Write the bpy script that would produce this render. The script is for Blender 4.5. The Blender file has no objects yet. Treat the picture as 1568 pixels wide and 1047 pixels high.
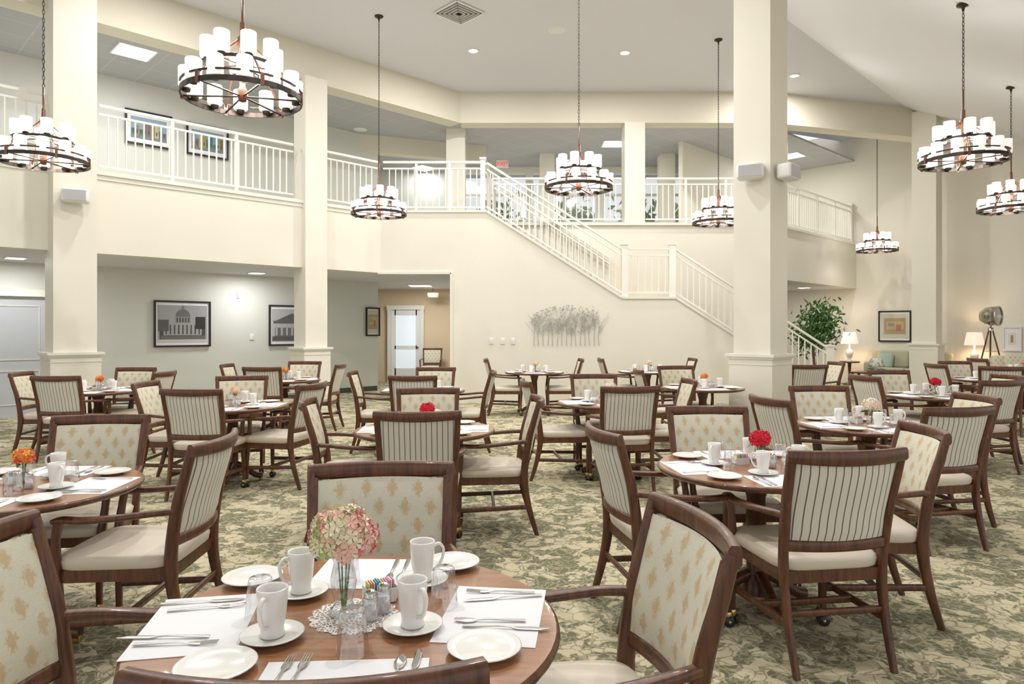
import bpy, bmesh, math, random
from mathutils import Vector, Matrix
random.seed(7)
sc = bpy.context.scene
COL = sc.collection
try:
    sc.view_settings.view_transform = 'Standard'
except Exception: pass
V = Vector
PI = math.pi

# ------------------------------------------------------------------ materials
def mat(name, col=(.8,.8,.8), rough=.5, metal=0.0, emit=0, ecol=None, coat=0):
    m = bpy.data.materials.new(name); m.use_nodes = True
    b = m.node_tree.nodes['Principled BSDF']
    b.inputs['Base Color'].default_value = (*col,1)
    b.inputs['Roughness'].default_value = rough
    b.inputs['Metallic'].default_value = metal
    if coat: b.inputs['Coat Weight'].default_value = coat
    if emit:
        b.inputs['Emission Color'].default_value = (*(ecol or col),1)
        b.inputs['Emission Strength'].default_value = emit
    return m
class NG:
    def __init__(s, m): s.nt=m.node_tree; s.b=s.nt.nodes['Principled BSDF']
    def link(s,a,b): s.nt.links.new(a,b)
    def put(s, sock, v):
        if isinstance(v,(int,float)): sock.default_value=v
        elif isinstance(v,(tuple,list)):
            sock.default_value = tuple(v) if len(v)==len(sock.default_value) else (*v,1)
        else: s.link(v,sock)
    def m(s, op, a, b=0.0, c=None):
        n=s.nt.nodes.new('ShaderNodeMath'); n.operation=op
        s.put(n.inputs[0],a); s.put(n.inputs[1],b)
        if c is not None: s.put(n.inputs[2],c)
        return n.outputs[0]
    def coord(s, kind='Object'):
        return s.nt.nodes.new('ShaderNodeTexCoord').outputs[kind]
    def mapping(s, v, scale=(1,1,1), rot=(0,0,0)):
        n=s.nt.nodes.new('ShaderNodeMapping'); s.link(v,n.inputs[0])
        n.inputs['Scale'].default_value=scale; n.inputs['Rotation'].default_value=rot
        return n.outputs[0]
    def noise(s, v, scale, detail=3, rough=.5, dist=0):
        n=s.nt.nodes.new('ShaderNodeTexNoise'); s.link(v,n.inputs['Vector'])
        n.inputs['Scale'].default_value=scale; n.inputs['Detail'].default_value=detail
        n.inputs['Roughness'].default_value=rough; n.inputs['Distortion'].default_value=dist
        return n.outputs[0]
    def voro(s, v, scale, feat='DISTANCE_TO_EDGE'):
        n=s.nt.nodes.new('ShaderNodeTexVoronoi'); s.link(v,n.inputs['Vector']); n.feature=feat
        n.inputs['Scale'].default_value=scale
        return n.outputs['Distance']
    def ramp(s, f, stops):
        n=s.nt.nodes.new('ShaderNodeValToRGB'); s.link(f,n.inputs[0]); r=n.color_ramp
        while len(r.elements)<len(stops): r.elements.new(.5)
        for e,(p,c) in zip(r.elements,stops):
            e.position=p; e.color=(*c,1) if len(c)==3 else c
        return n.outputs[0]
    def mix(s, f, a, b):
        n=s.nt.nodes.new('ShaderNodeMix'); n.data_type='RGBA'
        s.put(n.inputs[0],f); s.put(n.inputs[6],a); s.put(n.inputs[7],b)
        return n.outputs[2]
    def xyz(s, v):
        n=s.nt.nodes.new('ShaderNodeSeparateXYZ'); s.link(v,n.inputs[0]); return n.outputs
    def bump(s, h, st=.3, dist=.01):
        n=s.nt.nodes.new('ShaderNodeBump'); s.link(h,n.inputs['Height'])
        n.inputs['Strength'].default_value=st; n.inputs['Distance'].default_value=dist
        s.link(n.outputs[0], s.b.inputs['Normal'])
    def base(s, c): s.link(c, s.b.inputs['Base Color'])

def paint(name, col, var=.03, rough=.6):
    m=mat(name,col,rough); g=NG(m); c=g.coord()
    f=g.noise(c,1.3,3)
    a=tuple(max(0,x-var) for x in col); b=tuple(min(1,x+var) for x in col)
    g.base(g.mix(f,a,b)); g.bump(g.noise(c,180,2),.05,.002)
    return m
def wood(name, dark, light, sc_=(14,14,1.6), rough=.35, coat=.3):
    m=mat(name,dark,rough,coat=coat); g=NG(m); c=g.mapping(g.coord(),sc_)
    f=g.noise(c,2.2,5,.6,1.2)
    g.base(g.ramp(f,[(.3,dark),(.7,light)]))
    return m

M={}
M['wall']=paint('wall_paint_cream',(.79,.755,.655),.012)
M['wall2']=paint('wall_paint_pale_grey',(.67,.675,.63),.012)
M['wallr']=paint('wall_paint_warm',(.79,.755,.65),.012)
M['beige']=paint('wall_paint_beige',(.72,.57,.38),.015)
M['trim']=paint('trim_paint_ivory',(.79,.775,.69),.008,.4)
M['rail']=paint('railing_paint_ivory',(.84,.825,.745),.008,.35)
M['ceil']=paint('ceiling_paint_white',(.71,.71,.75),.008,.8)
M['ceils']=paint('ceiling_paint_lit_slope',(.84,.84,.88),.008,.8)  # ceiling white made paler: the slope's stronger light is put into the colour
M['beam']=paint('beam_paint_ivory',(.71,.67,.555),.01)
M['base']=mat('baseboard_dark_green',(.06,.07,.05),.5)
M['black']=mat('black_frame',(.012,.011,.012),.35)
M['white']=mat('white_plastic',(.8,.8,.78),.4)
M['tread']=mat('stair_tread_brown',(.10,.06,.04),.6)
# tiled ceiling
m=mat('ceiling_tile_grey',(.5,.51,.52),.85); g=NG(m)
br=g.nt.nodes.new('ShaderNodeTexBrick'); g.link(g.mapping(g.coord(),(1,1,1),(0,0,.775)),br.inputs[0])
br.offset=0; br.inputs['Scale'].default_value=1; br.inputs['Brick Width'].default_value=.61; br.inputs['Row Height'].default_value=.61
br.inputs['Mortar Size'].default_value=.010; br.inputs['Color1'].default_value=(.46,.47,.48,1); br.inputs['Color2'].default_value=(.44,.45,.46,1); br.inputs['Mortar'].default_value=(.54,.54,.54,1)
g.base(br.outputs[0]); M['tile']=m
# carpet
m=mat('carpet_leaf_pattern',(.4,.4,.3),.95); g=NG(m); c=g.coord()
nz=g.nt.nodes.new('ShaderNodeTexNoise'); g.link(c,nz.inputs['Vector']); nz.inputs['Scale'].default_value=6; nz.inputs['Detail'].default_value=4
vm=g.nt.nodes.new('ShaderNodeVectorMath'); vm.operation='MULTIPLY_ADD'
g.link(nz.outputs['Color'],vm.inputs[0]); vm.inputs[1].default_value=(.2,.2,.2); g.link(c,vm.inputs[2])
wc=vm.outputs[0]
blot=g.noise(wc,5.5,3.0,.6,.8)
bm_=g.ramp(blot,[(.485,(0,0,0)),(.502,(1,1,1))])
leaf=g.voro(wc,10); leafm=g.ramp(leaf,[(.028,(1,1,1)),(.055,(0,0,0))])
leaf2=g.voro(wc,20); leafm2=g.ramp(leaf2,[(.05,(1,1,1)),(.11,(0,0,0))])
fib=g.noise(c,220,2)
cream=g.mix(leafm,(.62,.55,.37),(.33,.295,.18))
olive=g.mix(leafm2,(.165,.16,.095),(.36,.33,.21))
cc=g.mix(bm_,olive,cream)
cc=g.mix(g.m('MULTIPLY',fib,.22),cc,(.18,.16,.10))
g.base(cc); g.bump(fib,.5,.006); M['carpet']=m
# chair materials
M['cwood']=wood('mahogany_chair_wood',(.045,.0145,.007),(.165,.058,.021),(14,14,1.6),.4,.2)
M['edge']=wood('table_edge_wood',(.06,.022,.01),(.15,.06,.025))
M['ttop']=wood('walnut_table_top',(.22,.092,.036),(.40,.18,.078),(1.6,16,8),.28,.3)
M['vinyl']=mat('seat_vinyl_cream',(.69,.61,.50),.45)
m=mat('upholstery_motif',(.7,.65,.5),.8); g=NG(m); x,y,z=g.xyz(g.coord())[0:3]
v=g.m('DIVIDE',z,.066); row=g.m('FLOOR',v); odd=g.m('MULTIPLY',g.m('MODULO',row,2.0),.5)
u=g.m('ADD',g.m('DIVIDE',g.m('ADD',x,2.0),.098),odd)
fu=g.m('ABSOLUTE',g.m('SUBTRACT',g.m('FRACT',u),.5)); fv=g.m('ABSOLUTE',g.m('SUBTRACT',g.m('FRACT',v),.5))
d=g.m('ADD',g.m('MULTIPLY',fu,1.8),g.m('MULTIPLY',fv,.75)); nn=g.noise(g.mapping(g.coord(),(1.6,1,.8)),110,3)
d=g.m('ADD',d,g.m('MULTIPLY',g.m('SUBTRACT',nn,.5),.95))
f=g.ramp(d,[(.24,(1,1,1)),(.50,(0,0,0))])
bg=g.mix(g.noise(g.mapping(g.coord(),(1,1,5)),60,2),(.58,.56,.44),(.70,.67,.55))
g.base(g.mix(g.m('MULTIPLY',f,.72),bg,(.52,.35,.16))); M['motif']=m
m=mat('upholstery_stripe',(.7,.65,.5),.8); g=NG(m); x,y,z=g.xyz(g.coord())[0:3]
s1=g.m('ABSOLUTE',g.m('SUBTRACT',g.m('FRACT',g.m('DIVIDE',g.m('ADD',x,2.0),.034)),.5))
f=g.ramp(s1,[(.05,(1,1,1)),(.09,(0,0,0))])
s2=g.m('FRACT',g.m('DIVIDE',g.m('ADD',x,2.0),.0085))
c0=g.mix(s2,(.64,.61,.53),(.78,.75,.67))
g.base(g.mix(f,c0,(.11,.09,.075))); M['stripe']=m
M['brass']=mat('brass',(.7,.5,.2),.3,1); M['rubber']=mat('black_caster',(.02,.02,.02),.4)
M['china']=mat('white_china',(.86,.85,.82),.15,coat=.3)
M['paper']=mat('paper_placemat',(.84,.84,.87),.8)
M['steel']=mat('polished_steel',(.62,.6,.58),.2,1)
M['bronze']=mat('dark_bronze',(.06,.045,.04),.4,.7)
M['hub']=wood('pendant_wood_hub',(.10,.035,.018),(.2,.075,.035))
M['leaf']=mat('leaf_green',(.05,.13,.03),.5); M['stem']=mat('stem_green',(.10,.22,.05),.5)
M['metalart']=mat('brushed_metal_art',(.42,.41,.38),.5,.5)
def glass():
    m=bpy.data.materials.new('clear_glass'); m.use_nodes=True; nt=m.node_tree; nt.nodes.clear()
    o=nt.nodes.new('ShaderNodeOutputMaterial'); mx=nt.nodes.new('ShaderNodeMixShader'); t=nt.nodes.new('ShaderNodeBsdfTransparent')
    gl=nt.nodes.new('ShaderNodeBsdfGlossy'); gl.inputs['Roughness'].default_value=.05; gl.inputs[0].default_value=(.98,.98,.99,1)
    lw=nt.nodes.new('ShaderNodeLayerWeight'); lw.inputs[0].default_value=.4
    rp=nt.nodes.new('ShaderNodeValToRGB'); nt.links.new(lw.outputs['Facing'],rp.inputs[0])
    rp.color_ramp.elements[0].color=(.94,.95,.96,1); rp.color_ramp.elements[0].position=.40; rp.color_ramp.elements[1].color=(.52,.54,.56,1)
    nt.links.new(rp.outputs[0],t.inputs[0])
    ma=nt.nodes.new('ShaderNodeMath'); ma.operation='MULTIPLY_ADD'; nt.links.new(lw.outputs['Facing'],ma.inputs[0]); ma.inputs[1].default_value=.55; ma.inputs[2].default_value=.12
    nt.links.new(ma.outputs[0],mx.inputs[0]); nt.links.new(t.outputs[0],mx.inputs[1]); nt.links.new(gl.outputs[0],mx.inputs[2]); nt.links.new(mx.outputs[0],o.inputs[0])
    return m
M['glass']=glass()
m=mat('frosted_glass_shade',(.80,.78,.75),.4,emit=.55,ecol=(1,.96,.91)); M['shade']=m
M['lampshade']=mat('linen_lampshade',(.85,.68,.60),.8,emit=.6,ecol=(1,.78,.62))
M['lightpanel']=mat('luminous_panel',(1,1,1),.5,emit=4)
M['sofa']=mat('sofa_sage',(.42,.42,.30),.9); M['pillow']=mat('pillow_teal',(.35,.45,.38),.9)
M['shrub']=mat('leaf_green_mid',(.07,.17,.04),.5)
M['leaf2']=mat('leaf_green_light',(.12,.26,.06),.5)

# ------------------------------------------------------------------ mesh builder
class MB:
    def __init__(s): s.v=[]; s.f=[]; s.mi=[]; s.sm=[]; s.mats=[]
    def mid(s,m):
        if isinstance(m,str): m=M[m]
        if m not in s.mats: s.mats.append(m)
        return s.mats.index(m)
    def add(s, vs, fs, m, smooth=False):
        o=len(s.v); i=s.mid(m)
        s.v += [tuple(p) for p in vs]
        for f in fs: s.f.append([o+k for k in f]); s.mi.append(i); s.sm.append(smooth)
    def box(s, c, size, m, rz=0):
        cx,cy,cz=c; a,b,h=[q/2 for q in size]; vs=[]
        ca,sa=math.cos(rz),math.sin(rz)
        for dz in(-h,h):
            for dx,dy in((-a,-b),(a,-b),(a,b),(-a,b)):
                vs.append((cx+dx*ca-dy*sa, cy+dx*sa+dy*ca, cz+dz))
        s.add(vs,[(0,3,2,1),(4,5,6,7),(0,1,5,4),(1,2,6,5),(2,3,7,6),(3,0,4,7)],m)
    def rbox(s, c, size, r, m, rz=0, rx=0):
        bm=bmesh.new(); bmesh.ops.create_cube(bm,size=1)
        bmesh.ops.scale(bm,vec=size,verts=bm.verts)
        bmesh.ops.bevel(bm,geom=bm.edges[:],offset=r,segments=3,profile=.5,affect='EDGES')
        T=Matrix.Translation(c)@Matrix.Rotation(rz,4,'Z')@Matrix.Rotation(rx,4,'X')
        bm.verts.index_update()
        s.add([T@v.co for v in bm.verts],[[v.index for v in f.verts] for f in bm.faces],m,True); bm.free()
    def prism(s, poly, z0, z1, m):
        n=len(poly); vs=[(p[0],p[1],z0) for p in poly]+[(p[0],p[1],z1) for p in poly]
        fs=[tuple(range(n))[::-1], tuple(range(n,2*n))]+[(i,(i+1)%n,n+(i+1)%n,n+i) for i in range(n)]
        s.add(vs,fs,m)
    def vprism(s, poly, y0, y1, m):   # poly in xz
        n=len(poly); vs=[(p[0],y0,p[1]) for p in poly]+[(p[0],y1,p[1]) for p in poly]
        fs=[tuple(range(n)), tuple(range(n,2*n))[::-1]]+[(i,(i+1)%n,n+(i+1)%n,n+i) for i in range(n)]
        s.add(vs,fs,m)
    def sweep(s, pts, side, sizes, m, n=8, sq=.6, smooth=True):
        pts=[V(p) for p in pts]; side=V(side); N=len(pts)
        if isinstance(sizes,tuple): sizes=[sizes]*N
        vs=[]
        for i,p in enumerate(pts):
            t=(pts[min(i+1,N-1)]-pts[max(i-1,0)]).normalized()
            r=(side-t*side.dot(t)).normalized(); u=t.cross(r)
            a,b=sizes[i]
            for k in range(n):
                th=2*PI*(k+.5)/n; cx,sx=math.cos(th),math.sin(th)
                x=math.copysign(abs(cx)**sq,cx)*a/2; y=math.copysign(abs(sx)**sq,sx)*b/2
                vs.append(p+r*x+u*y)
        fs=[]
        for i in range(N-1):
            for k in range(n):
                fs.append((i*n+k,i*n+(k+1)%n,(i+1)*n+(k+1)%n,(i+1)*n+k))
        s.add(vs,fs,m,smooth); 
        s.add(vs[:n],[tuple(range(n))[::-1]],m); s.add(vs[-n:],[tuple(range(n))],m)
    def lathe(s, prof, m, c=(0,0,0), seg=24, smooth=True, flute=0, nfl=12, rot=None, cap=False):
        vs=[];N=len(prof)
        for r,z in prof:
            for k in range(seg):
                th=2*PI*k/seg; rr=r*(1+flute*math.cos(nfl*th)) if flute else r
                p=V((rr*math.cos(th),rr*math.sin(th),z))
                if rot: p=rot@p
                vs.append((c[0]+p.x,c[1]+p.y,c[2]+p.z))
        fs=[(i*seg+k,i*seg+(k+1)%seg,(i+1)*seg+(k+1)%seg,(i+1)*seg+k) for i in range(N-1) for k in range(seg)]
        s.add(vs,fs,m,smooth)
        if cap: s.add(vs[:seg],[tuple(range(seg))[::-1]],m); s.add(vs[-seg:],[tuple(range(seg))],m)
    def mesh(s, name):
        me=bpy.data.meshes.new(name); me.from_pydata(s.v,[],s.f)
        for m in s.mats: me.materials.append(m)
        me.polygons.foreach_set('material_index',s.mi); me.polygons.foreach_set('use_smooth',s.sm)
        me.validate(); me.update()
        bm=bmesh.new(); bm.from_mesh(me); bmesh.ops.recalc_face_normals(bm,faces=bm.faces); bm.to_mesh(me); bm.free()
        return me
    def obj(s, name, loc=(0,0,0), rz=0, parent=None):
        return place(name, s.mesh(name), loc, rz, parent)
def place(name, me, loc=(0,0,0), rz=0, parent=None, sc_=1):
    o=bpy.data.objects.new(name,me); COL.objects.link(o); o.location=loc; o.rotation_euler=(0,0,rz)
    if sc_!=1: o.scale=(sc_,)*3
    if parent: o.parent=parent
    return o
def cr(pts,n=4):
    P=[V(p) for p in pts]; out=[]
    for i in range(len(P)-1):
        p0=P[max(i-1,0)];p1=P[i];p2=P[i+1];p3=P[min(i+2,len(P)-1)]
        for k in range(n):
            t=k/n
            out.append(.5*((2*p1)+(p2-p0)*t+(2*p0-5*p1+4*p2-p3)*t*t+(3*p1-p0-3*p2+p3)*t**3))
    out.append(P[-1]); return out
def lerpsz(sz,n):
    out=[]
    for i in range(len(sz)-1):
        for k in range(n):
            t=k/n; out.append(tuple(a*(1-t)+b*t for a,b in zip(sz[i],sz[i+1])))
    out.append(sz[-1]); return out

# ------------------------------------------------------------------ geometry of the place
ANG=math.atan2(.700,.714)
d=V((.714,.700)); nb=V((-.700,.714)); nr=-nb
A1=V((-2.7,14.0)); 
def AL(t,off=0): return A1-d*t+nb*off      # balcony line (t metres toward left/near)
A0=AL(11.4); A2=V((-.52,14)); A3=V((-.52,15.5)); A4=V((5.9,15.5)); A5=V((9.70,19.23))
ZS,ZB,ZR=2.67,3.91,6.9
ZU=6.25

def wall(name,p0,p1,th,z0,z1,m,side=1,holes=None):
    p0=V(p0);p1=V(p1); t=(p1-p0).normalized(); n=V((-t.y,t.x))*th*side
    b=MB(); L=(p1-p0).length
    def seg(a,c,za,zb):
        if c-a<1e-3 or zb-za<1e-3: return
        q0=p0+t*a; q1=p0+t*c
        b.prism([q0,q1,q1+n,q0+n],za,zb,m)
    if not holes: seg(0,L,z0,z1)
    else:
        cur=0
        for (a,c,za,zb) in sorted(holes):
            seg(cur,a,z0,z1); seg(a,c,z0,za); seg(a,c,zb,z1); cur=c
        seg(cur,L,z0,z1)
    return b.obj(name)

b=MB(); b.prism([(-18,-4),(20,-4),(20,24),(-18,24)],-.1,0,'carpet'); b.obj('floor')

# balcony fascia left
b=MB(); p=[AL(11.4),AL(0),AL(0,.25),AL(11.4,.25)]; b.prism(p,ZS,ZB-.04,'wall'); b.obj('wall_balcony_left')
b=MB(); p=[AL(11.4,-.05),AL(-.02,-.05),AL(0,.3),AL(11.4,.3)]; b.prism(p,ZB-.04,ZB+.02,'trim')
p=[AL(11.4,-.02),AL(0,-.02),AL(0,0.02),AL(11.4,.02)]; b.prism(p,ZB-.11,ZB-.04,'trim'); b.obj('trim_balcony_left')
# wall above opening + stair wall (one polygon, frontal plane y=14)
stx=[(-1.26,0),(-1.26,ZS),(-2.7,ZS),(-2.7,ZB),(-.52,ZB),(2.26,2.14),(3.36,2.14),(6.62,.06),(6.62,0)]
b=MB(); b.vprism(stx,14.0,14.16,'wall'); b.obj('wall_stair')
b=MB()
for q0,q1 in zip(stx[3:7],stx[4:8]):
    a=V((q0[0],14.08,q0[1]+.02)); c=V((q1[0],14.08,q1[1]+.02))
    b.sweep([a,c],(0,1,0),(.25,.05),'trim',n=4,sq=.3,smooth=False)
b.obj('trim_stair_curb')
# balcony slab & soffits
b=MB(); b.prism([AL(11.4,.25),AL(0,.25),(-2.6,14.16),(-.52,14.16),(-.52,15.65),(5.95,15.65),A5+nb*.2,(8.5,21.2),(5,21.5),(-4,21.5),(-17,21.5),(-17,7)],3.6,ZB-.03,'wall'); b.obj('floor_upper')
b=MB(); b.prism([AL(11.4,.25),AL(0,.25),(-2.6,14.16),(-.7,14.16),(-.7,21),(-17,21),(-17,7)],ZS,ZS+.05,'ceil'); b.obj('ceiling_lower_left')
b=MB(); b.prism([A4+nb*.25,A5+nb*.25,(8.2,21.2),(4.2,17.2)],ZS,ZS+.05,'ceil'); b.obj('ceiling_lower_right')
# stair back wall
wall('wall_stair_back',(-.7,15.5),(5.9,15.5),.15,0,ZB-.04,'wall')
wall('trim_stair_back',(-.52,15.44),(5.95,15.44),.25,ZB-.04,ZB+.02,'trim')
wall('trim_stair_head',(-.56,14.16),(-.56,15.44),.1,ZB-.3,ZB+.02,'trim',-1)
# right balcony fascia
b=MB(); b.prism([A4,A5,A5+nb*.25,A4+nb*.25],ZS,ZB-.04,'wall'); b.obj('wall_balcony_right')
b=MB(); b.prism([A4+nr*.05,A5+nr*.05,A5+nb*.3,A4+nb*.3],ZB-.04,ZB+.02,'trim'); b.obj('trim_balcony_right')
# side return under right balcony
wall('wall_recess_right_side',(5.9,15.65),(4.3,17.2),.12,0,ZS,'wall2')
wall('wall_recess_right',(4.3,17.2),(7.9,20.8),.12,0,ZR,'wallr')
# recess wall left
R0=AL(12.5,2.5); R1=V((-3.32,16.9)); RL=(R1-R0).length
def RW(t,off=0): return AL(t,2.5-off)  # along recess wall; off=out of wall toward room
dt=(AL(0,2.5)-V((-8.52,11.80))).length
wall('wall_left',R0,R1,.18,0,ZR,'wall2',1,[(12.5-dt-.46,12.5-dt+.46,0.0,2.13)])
b=MB()
for s0,s1 in ((12,dt+.55),(dt-.55,-1.56)):
    b.prism([RW(s0,.012),RW(s1,.012),RW(s1,0),RW(s0,0)],0,.12,'base')
b.obj('baseboard_left')
# right wall
def RR(s,off=0): return V((9.63+.714*s,19.3-.70*s))+V((-.70,-.714))*off
wall('wall_right',RR(-3.2),RR(14),.2,0,ZR+.2,'wallr',1)
b=MB(); b.prism([RR(0,.015),RR(12,.015),RR(12,0),RR(0,0)],0,.13,'trim'); b.obj('baseboard_right')
# corridor
wall('wall_corridor_back',(-6,19.7),(-.9,19.7),.15,0,ZS,'beige',1)
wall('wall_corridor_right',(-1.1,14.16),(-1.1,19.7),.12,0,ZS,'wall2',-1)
b=MB(); b.box((-1.24,14.08,ZS/2),(.06,.22,ZS),'trim'); b.box((-2.0,14.08,ZS+.0),(1.5,.22,.05),'trim'); b.obj('trim_corridor_opening')
# beams
Bp=[A0,AL(-2.14),V((5.9,15.5)),V((10.15,16.75))]
b=MB()
for i in range(3):
    p0,p1=Bp[i],Bp[i+1]; t=(p1-p0).normalized(); n=V((-t.y,t.x))*.4
    b.prism([p0,p1+t*(.05 if i<2 else 0),p1+n,p0+n],6.2,ZR+.02,'beam')
b.obj('beam_upper')
# main ceiling + sloped ceiling
L0=V((4.8,11.9))
def LN(t,off=0): return L0+d*t+nr*off
b=MB(); b.prism([LN(-19),LN(9.3),V((9.7,19.7)),V((5.9,18)),V((-1.2,16.2)),AL(11.4,1),V((-14,3)),V((-12,-2))],ZR,ZR+.1,'ceil'); b.obj('ceiling_main')
b=MB(); k=.484; W_=7.6
q=[LN(-22),LN(11),LN(11,W_),LN(-22,W_)]; zz=[ZR,ZR,ZR-k*W_,ZR-k*W_]
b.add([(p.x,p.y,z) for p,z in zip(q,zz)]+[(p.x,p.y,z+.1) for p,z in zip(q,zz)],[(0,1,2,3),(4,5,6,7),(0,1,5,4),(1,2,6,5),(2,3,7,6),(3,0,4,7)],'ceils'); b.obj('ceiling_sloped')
def slopez(x,y):
    o=(V((x,y))-L0).dot(nr); return ZR-(k*o if o>0 else 0)
# upper walkway ceiling
b=MB(); b.prism([AL(11.4,.3),AL(-2.14,.3),V((5.9,15.85)),V((9.7,19.3)),V((8,21.4)),V((-17,21.4)),V((-17,7))],ZU,ZU+.05,'tile'); b.obj('ceiling_upper_walkway')
b=MB(); b.box((-2.3,17.2,6.05),(3.4,.3,.42),'beam',rz=.35); b.obj('beam_cross')
# upper back wall with windows
wall('wall_upper_back_left',(-5.5,20.5),(-1.6,20.5),.15,ZB-.03,ZU,'wall2')
b=MB()
b.box((2.6,20,ZB+.35),(8.6,.2,.8),'trim')
b.box((2.6,20,ZU-.08),(8.6,.2,.22),'trim'); b.box((2.6,20,5.45),(8.6,.1,.06),'trim')
for i in range(9): b.box((-1.55+i*1.03,20,(ZB+ZU)/2),(.1 if i%2 else .22,.16,ZU-ZB),'trim')
b.box((2.6,20,(ZB+ZU)/2),(8.5,.01,ZU-ZB-.1),'glass')
b.obj('window_1')
wall('wall_upper_back_side',(-1.6,19.9),(-1.6,20.6),.12,ZB-.03,ZU,'wall2')
# columns
def column(x,y,w,z0,z1,base=True,rz=ANG):
    b=MB(); b.box((0,0,(z0+z1)/2),(w,w,z1-z0),'wall')
    if base:
        b.box((0,0,.57),(w+.09,w+.09,1.14),'wall'); b.box((0,0,1.155),(w+.17,w+.17,.035),'trim'); b.box((0,0,1.125),(w+.13,w+.13,.03),'trim')
        b.box((0,0,1.04),(w+.105,w+.105,.02),'trim')
        b.box((0,0,.07),(w+.12,w+.12,.14),'trim')
    return b.obj('column',(x,y,0),rz)
column(-6.55,10.14,.55,0,ZR)
column(-3.84,13.02,.45,0,6.25)
column(3.41,9.37,.52,0,ZR+.05)
column(10.1,16.62,.52,0,6.8)
column(2.79,15.72,.46,ZB,6.22,False,0)
column(-1.33,16.3,.44,ZB,6.3,False,0)
column(.95,18.6,.4,ZB,6.3,False,0); column(4.2,18.6,.4,ZB,6.3,False,0)
column(6.2,16.15,.46,ZB-.0,6.25,False)

# railings
def railing(name,p0,p1,h=1.03,post0=True,post1=True,mid=0,sp=.125,nw=.1,hn=None):
    p0=V(p0);p1=V(p1); b=MB(); L=(V((p1.x,p1.y))-V((p0.x,p0.y))).length
    dirv=(p1-p0); az=math.atan2(dirv.y,dirv.x); up=V((0,0,1)); side=V((-math.sin(az),math.cos(az),0))
    for hh,w,t in ((h,.07,.045),(h-.13,.035,.035),(.10,.035,.035)):
        b.sweep([p0+up*hh,p1+up*hh],side,(w,t),'rail',n=4,sq=.3,smooth=False)
    n=int(L/sp)
    for i in range(1,n):
        q=p0+dirv*(i/n); b.box((q.x,q.y,q.z+.10+(h-.23)/2),(.02,.02,h-.23),'rail',az)
    ps=[]
    if post0: ps.append(0)
    if post1: ps.append(1)
    ps += [(i+1)/(mid+1) for i in range(mid)]
    for t in ps:
        q=p0+dirv*t; big = t in (0,1); w=nw if big else .05; hp=(hn or h+.06) if big else h
        b.box((q.x,q.y,q.z+hp/2),(w,w,hp),'rail',az)
        if big: b.box((q.x,q.y,q.z+hp+.015),(w+.035,w+.035,.035),'rail',az)
    return b.obj(name)
def P3(v,z): return (v.x,v.y,z)
zb=ZB+.02
railing('railing',P3(AL(11.2,.1),zb),P3(AL(5.72,.1),zb),post0=False,post1=False,mid=2)
railing('railing',P3(AL(5.05,.1),zb),P3(AL(1.86,.1),zb),post0=False,post1=False,mid=2)
railing('railing',P3(AL(1.34,.1),zb),P3(AL(.0,.12),zb),post0=False,post1=False,mid=0)
railing('railing',(-2.66,14.1,zb),(-.60,14.1,zb),post0=False,mid=2)
railing('railing',(-.52,14.08,ZB+.03),(2.26,14.08,2.17),h=1.0,post0=False,post1=False)
railing('railing',(2.32,14.08,2.17),(3.30,14.08,2.17),h=1.0,nw=.13,hn=1.08)
railing('railing',(3.36,14.08,2.17),(6.55,14.08,.10),h=1.0,post0=False,post1=True,nw=.13)
railing('railing',(-.52,15.38,zb),(-.52,14.22,zb),post0=True,post1=False)
railing('railing',(-.40,15.38,zb-.05),(2.2,15.38,2.17),h=.95,post0=False,post1=False)
railing('railing',(-.44,15.62,zb),(2.5,15.62,zb),mid=1,post0=False,post1=False)
railing('railing',(3.06,15.62,zb),(5.8,15.62,zb),mid=2,post0=False,post1=False)
railing('railing',P3(A4+nb*.12+d*.5,zb),P3(A5+nb*.12-d*.1,zb),mid=3,post0=False)
# stairs
b=MB()
def flight(x0,z0,x1,z1,n):
    for i in range(n):
        xa=x0+(x1-x0)*i/n; xb=x0+(x1-x0)*(i+1)/n; z=z0+(z1-z0)*(i+1)/n
        zt=z; b.box(((xa+xb)/2,14.83,zt-.1),(xb-xa,1.32,.2),'beige'); b.box(((xa+xb)/2-.0,14.83,zt+.005),(xb-xa+.03,1.32,.02),'tread')
flight(-.52,ZB-.1,2.26,2.05,10); b.box((2.81,14.83,1.95),(1.1,1.32,.16),'beige'); flight(3.36,2.05,6.6,0.0,12)
b.obj('staircase')

# doors
def door(loc,rz,w=.86,h=2.08,glassy=False,open_=0):
    e=bpy.data.objects.new('door_1' if not glassy else 'door_2',None); COL.objects.link(e); e.location=loc; e.rotation_euler=(0,0,rz)
    b=MB()
    for sx in(-1,1): b.box((sx*(w/2+.05),0,h/2+.02),(.1,.14,h+.04),'trim')
    b.box((0,0,h+.06),(w+.24,.16,.12),'trim'); b.obj('door_frame',parent=e)
    b=MB()
    if glassy:
        for sx in(-1,1): b.box((sx*(w/2-.07),0,h/2),(.13,.045,h),'white')
        for z,hh in((.2,.4),(h-.08,.16),(1.0,.1)): b.box((0,0,z),(w-.2,.045,hh),'white')
        b.box((0,.0,h/2),(w-.2,.01,h-.2),'doorglass')
    else:
        b.box((0,.03,h/2),(w,.045,h),'doorgrey')
        for z,hh in((.5,.6),(1.45,.95)):
            for t in (0,): 
                b.box((0,0.0,z+hh/2-.01),(w-.28,.012,.012),'trim'); b.box((0,0,z-hh/2+.01),(w-.28,.012,.012),'trim')
            for sx in(-1,1): b.box((sx*(w/2-.14),0,z),(.012,.012,hh),'trim')
    b.lathe([(.0,-.03),(.028,-.025),(.028,.02),(.012,.03),(.012,.06)],'steel',(w/2-.07,-.03,1.0),rot=Matrix.Rotation(PI/2,3,'X'))
    b.obj('door_leaf',parent=e)
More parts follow.
